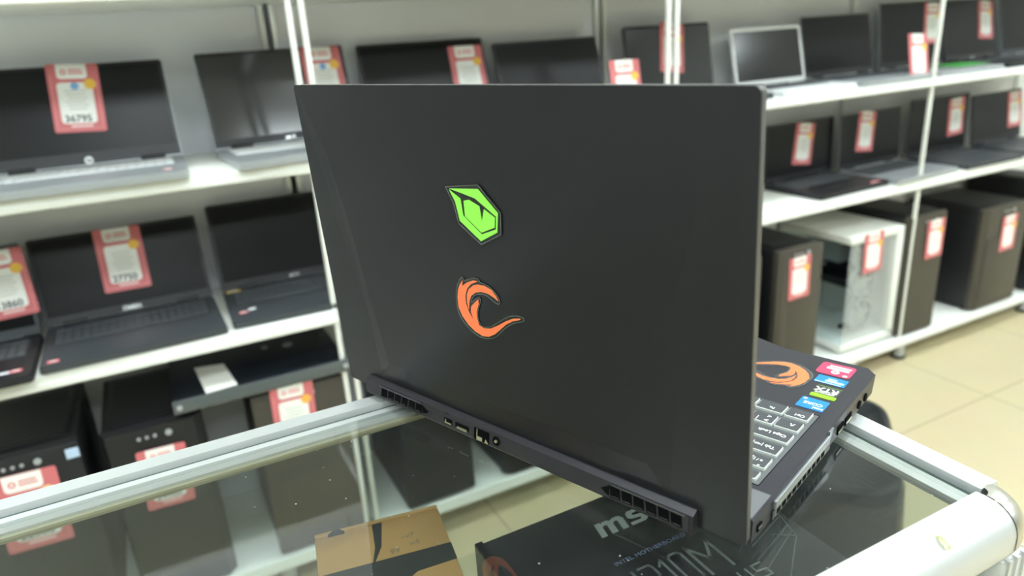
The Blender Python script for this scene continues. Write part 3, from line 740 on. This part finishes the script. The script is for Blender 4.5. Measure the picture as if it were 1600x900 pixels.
# upper brow piece, left bar, lower band, iris
decal(bm, [(-.0212, .1838), (.0044, .1859), (.0192, .1723), (.0175, .1700), (.0010, .1797), (-.0108, .1820)], y0, y1)
decal(bm, [(-.0212, .1830), (-.0122, .1783), (-.0119, .1770), (-.0113, .1672), (.0034, .1568), (.0163, .1617), (.0176, .1702), (.0192, .1723), (.0169, .1598), (.0022, .1521), (-.0148, .1634), (-.0170, .1756)], y0, y1)
decal(bm, [(-.0092, .1771), (-.0047, .1782), (.0040, .1750), (.0049, .1652), (.0078, .1735), (.0163, .1692), (.0152, .1627), (.0035, .1579), (-.0096, .1670)], y0, y1)
obj('green_emblem', bm, M_grn, lid)
o_main = [(-.0197, .1214), (-.0208, .1172), (-.0158, .1206), (-.0099, .1232), (-.0052, .1235), (-.0119, .1204), (-.0162, .1162), (-.0187, .1108), (-.0192, .1051), (-.0176, .0998), (-.0144, .0948), (-.0101, .0914), (-.0048, .0898), (.0016, .0911), (.0083, .0948), (.0157, .0995), (.0227, .1032), (.0293, .1047), (.0285, .1037), (.0225, .1014), (.0161, .0975), (.0094, .0916), (.0050, .0878), (-.0008, .0846), (-.0065, .0836), (-.0134, .0855), (-.0193, .0892), (-.0242, .0945), (-.0269, .1009), (-.0267, .1079), (-.0251, .1139), (-.0227, .1181)]
o_horn = [(-.0170, .1008), (-.0178, .1060), (-.0171, .1117), (-.0146, .1163), (-.0096, .1200), (-.0055, .1212), (.0006, .1213), (.0064, .1195), (.0097, .1160), (.0114, .1130), (.0080, .1147), (.0030, .1164), (-.0031, .1165), (-.0088, .1149), (-.0134, .1113), (-.0157, .1064)]
o_fin = [(-.0090, .0910), (-.0137, .0943), (-.0152, .0997), (-.0144, .1036), (-.0118, .1063), (-.0068, .1105), (-.0069, .1071), (-.0098, .1008), (-.0101, .0964)]
o_out = [(-.0193, .1236), (-.0181, .1217), (-.0088, .1249), (-.0045, .1251), (-.0033, .1230), (.0030, .1221), (.0086, .1187), (.0124, .1142), (.0120, .1111), (.0083, .1112), (.0019, .1144), (-.0042, .1147), (-.0100, .1126), (-.0141, .1068), (-.0066, .1117), (-.0050, .1093), (-.0093, .0991), (-.0070, .0911), (.0011, .0924), (.0086, .0970), (.0176, .1030), (.0259, .1058), (.0312, .1058), (.0312, .1031), (.0223, .0996), (.0142, .0940), (.0056, .0860), (-.0027, .0827), (-.0106, .0826), (-.0190, .0860), (-.0268, .0939), (-.0285, .1038), (-.0267, .1143), (-.0221, .1219)]
def smoothpts(pts, sharp=()):
    out = []; n = len(pts)
    for i in range(n):
        p0, p1, p2, p3 = (Vector(pts[(i+k) % n]) for k in (-1, 0, 1, 2))
        for t in (0, .33, .66):
            out.append(tuple(.5*((2*p1)+(-p0+p2)*t+(2*p0-5*p1+4*p2-p3)*t*t+(-p0+3*p1-3*p2+p3)*t**3)))
    return out
bm = B()
for q in (o_main, o_horn, o_fin): decal(bm, q, y0, y1)
obj('orange_emblem', bm, M_org, lid)
bm = B(); decal(bm, smoothpts(o_out), YP-.0003, YP); obj('emblem_backing', bm, M_film, lid)
outline('emblem_outline', smoothpts(o_out), .00025, YP-.0003, M_hair, lid)

# ---- base
bm = B()
def sect(z, inx, iny):
    a = .1795-inx
    P = [(-a, .0078), (-a, .2255-iny), (-a+.006, .2322-iny), (-.1070, .2327-iny), (-.0700, .2445-iny), (.0700, .2445-iny), (.1070, .2327-iny), (a-.006, .2322-iny), (a, .2255-iny), (a, .0078)]
    return [bm.verts.new((x, y, z)) for x, y in P]
S = [sect(.0005, .006, .010), sect(.0045, .0005, .003), sect(.0190, 0, 0), sect(.0205, .0012, .0012)]
bm.faces.new(S[0][::-1]); bm.faces.new(S[-1])
for A, C in zip(S, S[1:]):
    for i in range(len(A)): bm.faces.new([A[i], A[(i+1) % len(A)], C[(i+1) % len(A)], C[i]])
base = obj('base', bm, M_base, hp)
# rear exhaust block
bm = B(); pr_ = [(.0075, .0196), (-.0015, .0196), (-.0060, .0176), (-.0075, .0068), (-.0062, .0050), (.0075, .0022)]
prism(bm, [(y, z) for y, z in pr_], -.1495, .1505, axis='x'); rear = obj('rear_block', bm, M_rear, hp)
# tilt of the rear face: from (-.009,.018) to (-.0125,.006)
ang = math.atan2(.0015, .0108)
def rear_mw(x, z):  # local frame on the slanted rear face, x along width, z up the face
    y = -.0060 - (.0176-z)*.0015/.0108
    return T((x, y, z)) @ R(-ang, 'X')
M_void = mat('vent_void', '#050506', .9, spec=.1); M_trim = mat('vent_bright_trim', '#5c5d61', .25, .7); M_gold = mat('port_metal', '#c4c1a0', .3, .8)
def vent(xa, xb, slots, flip):
    xc = (xa+xb)/2; h = (xb-xa)/2
    bm = B(); s = flip
    prism(bm, [(-h, 0), (-h+.010, .0048), (h, .0048), (h, -.0045), (-h+.012, -.0045)] if s > 0 else [(h, 0), (h-.010, .0048), (-h, .0048), (-h, -.0045), (h-.012, -.0045)], -.0006, .0008, axis='y')
    v = obj('exhaust_vent', bm, M_rear, hp, mw=rear_mw(xc, .0120) @ R(0, 'X'))
    bm = B(); n = slots; 
    for k in range(n):
        a = -h+.003+(2*h-.005)*k/n; b_ = a+(2*h-.005)/n-.0016
        if (s > 0 and k == 0): prism(bm, [(a+.001, 0), (b_, .0036), (b_, -.0034)], -.0011, -.0004, axis='y')
        elif (s < 0 and k == n-1): prism(bm, [(b_, 0), (a, .0036), (a, -.0034)], -.0011, -.0004, axis='y')
        else: prism(bm, [(a, -.0034), (b_, -.0034), (b_-.0012*s, .0036), (a-.0012*s, .0036)], -.0011, -.0004, axis='y')
        if 0 < k: box(bm, a+.001, b_-.001, -.0013, -.0010, -.0026, -.0021, mi=1)
    obj('slot', bm, [M_void, M_trim], v)
    bm = B(); box(bm, -h+(.011 if s > 0 else .002), h-(.002 if s > 0 else .011), -.0016, -.0002, .0044, .0056); obj('bright_trim', bm, M_trim, v)
vent(.0845, .1485, 7, 1); vent(-.1315, -.0675, 7, -1)
bm = B(); box(bm, -.0042, .0042, -.0004, .0006, -.0022, .0022); box(bm, -.0032, .0036, -.0008, 0, -.0017, -.0008, mi=1); box(bm, -.0026, -.0020, -.0008, 0, -.0017, .0014, mi=1)
obj('display_port', bm, [M_void, M_gold], hp, mw=rear_mw(-.0500, .0112))
bm = B(); prism(bm, [(-.0070, .0022), (.0070, .0022), (.0070, -.0008), (.0055, -.0024), (-.0055, -.0024), (-.0070, -.0008)], -.0004, .0006, axis='y')
for k in range(8): box(bm, -.0048+k*.0013, -.0041+k*.0013, -.0008, 0, -.0016, -.0003, mi=1)
box(bm, -.0055, .0055, -.0008, 0, -.0021, -.0016, mi=1)
obj('hdmi_port', bm, [M_void, M_gold], hp, mw=rear_mw(-.0352, .0112))
bm = B(); box(bm, -.0078, .0070, -.0004, .0006, -.0050, .0040); box(bm, -.0040, .0005, -.0008, 0, -.0046, -.0018, mi=1); box(bm, -.0049, -.0043, -.0008, 0, -.0046, .0036, mi=1); prism(bm, [(.0030, -.0046), (.0066, -.0046), (.0040, -.0018)], -.0008, 0, 1, axis='y')
obj('network_port', bm, [M_void, M_gold], hp, mw=rear_mw(-.0150, .0118))
bm = B(); Mx = R(pi/2, 'X'); cyl(bm, .0040, -.0006, .0004, Mx, seg=24, mi=0); ring(bm, .0042, .0036, 0, .0006, Mx, mi=2); cyl(bm, .0011, 0, .0014, Mx, seg=12, mi=1)
obj('power_jack', bm, [M_void, M_gold, M_rear], hp, mw=rear_mw(-.0008, .0122), smooth=True)
for x in (-.052, -.0495): 
    bm = B(); box(bm, x-.0016, x-.0004, -.0063, -.0058, .0166, .0172); obj('status_light', bm, M_void, hp)
# hinges between the notch and the deck
for s in (-1, 1):
    bm = B(); cyl(bm, .0050, -.014, .014, T((s*.128, .0120, .0190)) @ R(pi/2, 'Y'), seg=16); obj('hinge', bm, M_rear, hp, smooth=True)
# ---- right side of the base (the laptop's left flank)
M_sidev = mat('side_vent_silver', '#8d9092', .3, .5)
bm = B(); box(bm, .1790, .1812, .036, .1245, .0105, .0165, bev=.0006)
box(bm, .1785, .1803, .034, .128, .0045, .0105, mi=1)
for k in range(11): box(bm, .1790, .1806, .0375+k*.008, .0383+k*.008, .0055, .0110, mi=0)
for k in range(10): box(bm, .1800, .1806, .0395+k*.008, .0445+k*.008, .0058, .0095, mi=2)
obj('side_vent', bm, [M_sidev, M_rear, M_void], hp)
bm = B(); prism(bm, [(.1245, .0105), (.132, .0190), (.1245, .0190)], .1785, .1808, axis='x'); obj('side_vent_end', bm, M_sidev, hp)
for yy, w_ in ((.150, .006), (.166, .0065), (.190, .0040), (.204, .0040)):
    bm = B()
    if w_ > .005: box(bm, .1788, .1800, yy-w_, yy+w_, .0065, .0125, bev=.0004); box(bm, .1795, .1803, yy-w_+.001, yy+w_-.001, .0075, .0090, mi=1)
    else: cyl(bm, w_*.8, .1785, .1801, R(pi/2, 'Y') @ T((-.0095, yy, 0)), seg=18)
    obj('side_port', bm, [M_void, M_gold], hp)
bm = B(); box(bm, .1788, .1800, .014, .020, .0085, .0125); box(bm, .1795, .1803, .0150, .0190, .0100, .0112, mi=1); obj('lock_slot', bm, [M_void, M_sidev], hp)
# ---- deck
bm = B(); box(bm, -.1782, .1782, .0085, .0345, .0203, .0208); obj('hinge_strip', bm, mat('hinge_strip_grey', '#77787b', .38, .3), hp)
bm = B(); box(bm, -.1684, .1684, .0395, .1385, .0203, .0206); well = obj('keyboard_tray', bm, mat('tray_grey', '#5d6062', .5), hp)
bm = B()
for a, b_, c, d in ((-.1686, .1686, .0393, .0396), (-.1686, .1686, .1384, .1387), (.1684, .1687, .0393, .1387), (-.1687, -.1684, .0393, .1387)): box(bm, a, b_, c, d, .0203, .0208)
obj('tray_edge', bm, M_void, well)
M_cap = mat('keycap_dark', '#45464a', .5); M_capside = mat('keycap_translucent_side', '#cdd2cc', .45); M_leg = mat('key_legend_white', '#eef3ee', .4)
_cap = {}
def key(x0, x1, y0, y1, legend=None):
    wk, dk = x1-x0, y1-y0; kk = (round(wk, 4), round(dk, 4))
    if kk not in _cap:
        bm = B(); h = wk/2-.0005; d = dk/2-.0004
        lo = [bm.verts.new((x, y, 0)) for x, y in rrect(-h, h, -d, d, .0011, 2)]
        mi_ = [bm.verts.new((x, y, .0016)) for x, y in rrect(-h+.00015, h-.00015, -d+.00015, d-.00015, .0011, 2)]
        hi = [bm.verts.new((x, y, .0019)) for x, y in rrect(-h+.0006, h-.0006, -d+.0006, d-.0006, .0009, 2)]
        for A, C, m_ in ((lo, mi_, 1), (mi_, hi, 1)):
            for i in range(len(A)):
                f = bm.faces.new([A[i], A[(i+1) % len(A)], C[(i+1) % len(A)], C[i]]); f.material_index = m_
        bm.faces.new(hi).material_index = 0; bm.faces.new(lo[::-1])
        o = obj('key', bm, [M_cap, M_capside], hp); _cap[kk] = o
    else:
        o = _cap[kk].copy(); COL.objects.link(o)
        for c in list(o.children): pass
        o.parent = hp
    o.location = ((x0+x1)/2, (y0+y1)/2, .0206)
    if legend:
        for s, size, dx, dy in legend:
            text('legend', s, size, M_leg, o, T((dx, dy, .00195)) @ R(pi, 'Z'), bold=.00008)
    return o
def krow(y0, y1, widths, legends=(), start=.1660):
    x = start
    for i, wd in enumerate(widths):
        x2 = x-wd
        if wd > 0: key(x2, x, y0, y1, legends[i] if i < len(legends) else None)
        x = x-abs(wd)
U = .01735; tot = .332
sm = .0034
krow(.1236, .1376, [U, .0205-.0035+.0035, U, U, .0868, U, U, U, U, U, U, U, U], [[('Ctrl', .0042, .0015, -.0022)], [('Fn', .0040, .0010, -.0020)], None, [('Alt', sm, 0, 0)]])
krow(.1063, .1199, [U] + [U]*17 + [tot-18*U], [[('^', .0080, .0020, .0020), ('-', .0060, .0020, -.0010)], [('<', .0055, .0030, .0030), ('>', .0055, .0030, -.0030), ('|', .0050, -.0035, -.0030)]])
krow(.0892, .1030, [.0305] + [U]*17, [[('Caps Lock', .0044, .0018, .0010)], [('A', .0042, .003, -.002)]])
krow(.0718, .0856, [.0258] + [U]*17, [[('Tab |<>|', .0042, .0010, .0010)], [('Q', .0042, .003, -.002)]])
krow(.0545, .0686, [U]*15 + [tot-15*U-.0001], [[('"', .0048, .0035, -.0035), ('e / |\\', .0036, .0005, .0005), ('<', .0048, -.0035, .0028)], [('1', .0042, .003, -.002)]])
krow(.0412, .0512, [tot/19]*19, [[('Esc', .0036, .0006, 0)], [('F1', .0034, 0, 0)]])
bm = B(); box(bm, -.055+.02, .075, .150, .222, .0204, .0207); obj('touchpad', bm, mat('touchpad_dark', '#333237', .35, .3), hp)
# deck emblem (the lid swirl turned half round) and stickers
def dk(p): return (.1160-p[0], .2901-p[1])
bm = B()
for q in (o_main, o_horn, o_fin): prism(bm, [dk(p) for p in q], .0207, .0209)
obj('orange_emblem', bm, M_org, hp)
bm = B(); prism(bm, [dk(p) for p in smoothpts(o_out)], .0204, .0207); obj('emblem_backing', bm, mat('deck_emblem_backing', '#505054', .25, .3), hp)
bm = B(); pts = [dk(p) for p in smoothpts(o_out)]
for a, c in zip(pts, pts[1:]+pts[:1]):
    a, c = Vector(a), Vector(c); d = c-a; nn = Vector((-d.y, d.x)).normalized()*.00015
    if d.length > 1e-6: prism(bm, [tuple(a+nn), tuple(a-nn), tuple(c-nn), tuple(c+nn)], .0207, .0208)
obj('emblem_outline', bm, M_hair, hp)
def sticker(x0, x1, y0, y1, m, r=.001):
    bm = B(); prism(bm, rrect(x0, x1, y0, y1, r, 3), .0204, .0208); return obj('sticker', bm, m, hp)
def stx(par, s, size, x, y, m=M_leg, **k): return text('sticker_text', s, size, m, par, T((x, y, .0209)) @ R(pi, 'Z'), depth=.0001, **k)
M_blu = mat('sticker_blue', '#1483d8', .3); M_lime = mat('sticker_lime', '#8fce1e', .3); M_crim = mat('sticker_crimson', '#c93a62', .3)
s_ = sticker(.1492, .1682, .1443, .1604, M_blu); s_['label'] = 'blue processor sticker'
stx(s_, 'intel', .0042, .1640, .1472, bold=.0001); stx(s_, 'CORE', .0050, .1592, .1525, bold=.00012); stx(s_, 'i5', .0036, .1518, .1580, bold=.0001)
s_ = sticker(.1517, .1695, .1646, .1700, M_lime); s_['label'] = 'green graphics sticker strip'
s2 = sticker(.1517, .1690, .1703, .1826, mat('sticker_black', '#3c3d3f', .3)); s2['label'] = 'black graphics sticker'
stx(s2, 'RTX', .0085, .1600, .1775, bold=.0003); stx(s2, 'GEFORCE', .0032, .1602, .1722, bold=.0001)
bm = B(); box(bm, .1518, .1690, .1828, .1832, .0204, .0208); obj('sticker_line', bm, M_lime, s2)
s_ = sticker(.1464, .1682, .1880, .2003, M_blu, .0006); s_['label'] = 'bright blue oblong sticker'
bm = B(); box(bm, .1470, .1660, .1884, .1896, .0208, .0209); box(bm, .1535, .1668, .1912, .1940, .0208, .0209); box(bm, .1545, .1610, .1958, .1972, .0208, .0209); box(bm, .1545, .1610, .1942+.0, .1950, .0208, .0209); obj('sticker_print', bm, mat('sticker_pale_blue', '#bfe6ff', .4), s_)
s_ = sticker(.1416, .1667, .2037, .2245, M_crim, .003); s_['label'] = 'crimson sticker with white print'
bm = B(); box(bm, .1480, .1640, .2185, .2205, .0208, .0209); box(bm, .1470, .1635, .2135, .2170, .0208, .0209)
ring(bm, .0030, .0011, .0208, .0209, T((.1550, .2095, 0))); cyl(bm, .0018, .0208, .0209, T((.1630, .2065, 0)), seg=12)
obj('sticker_print', bm, M_leg, s_)
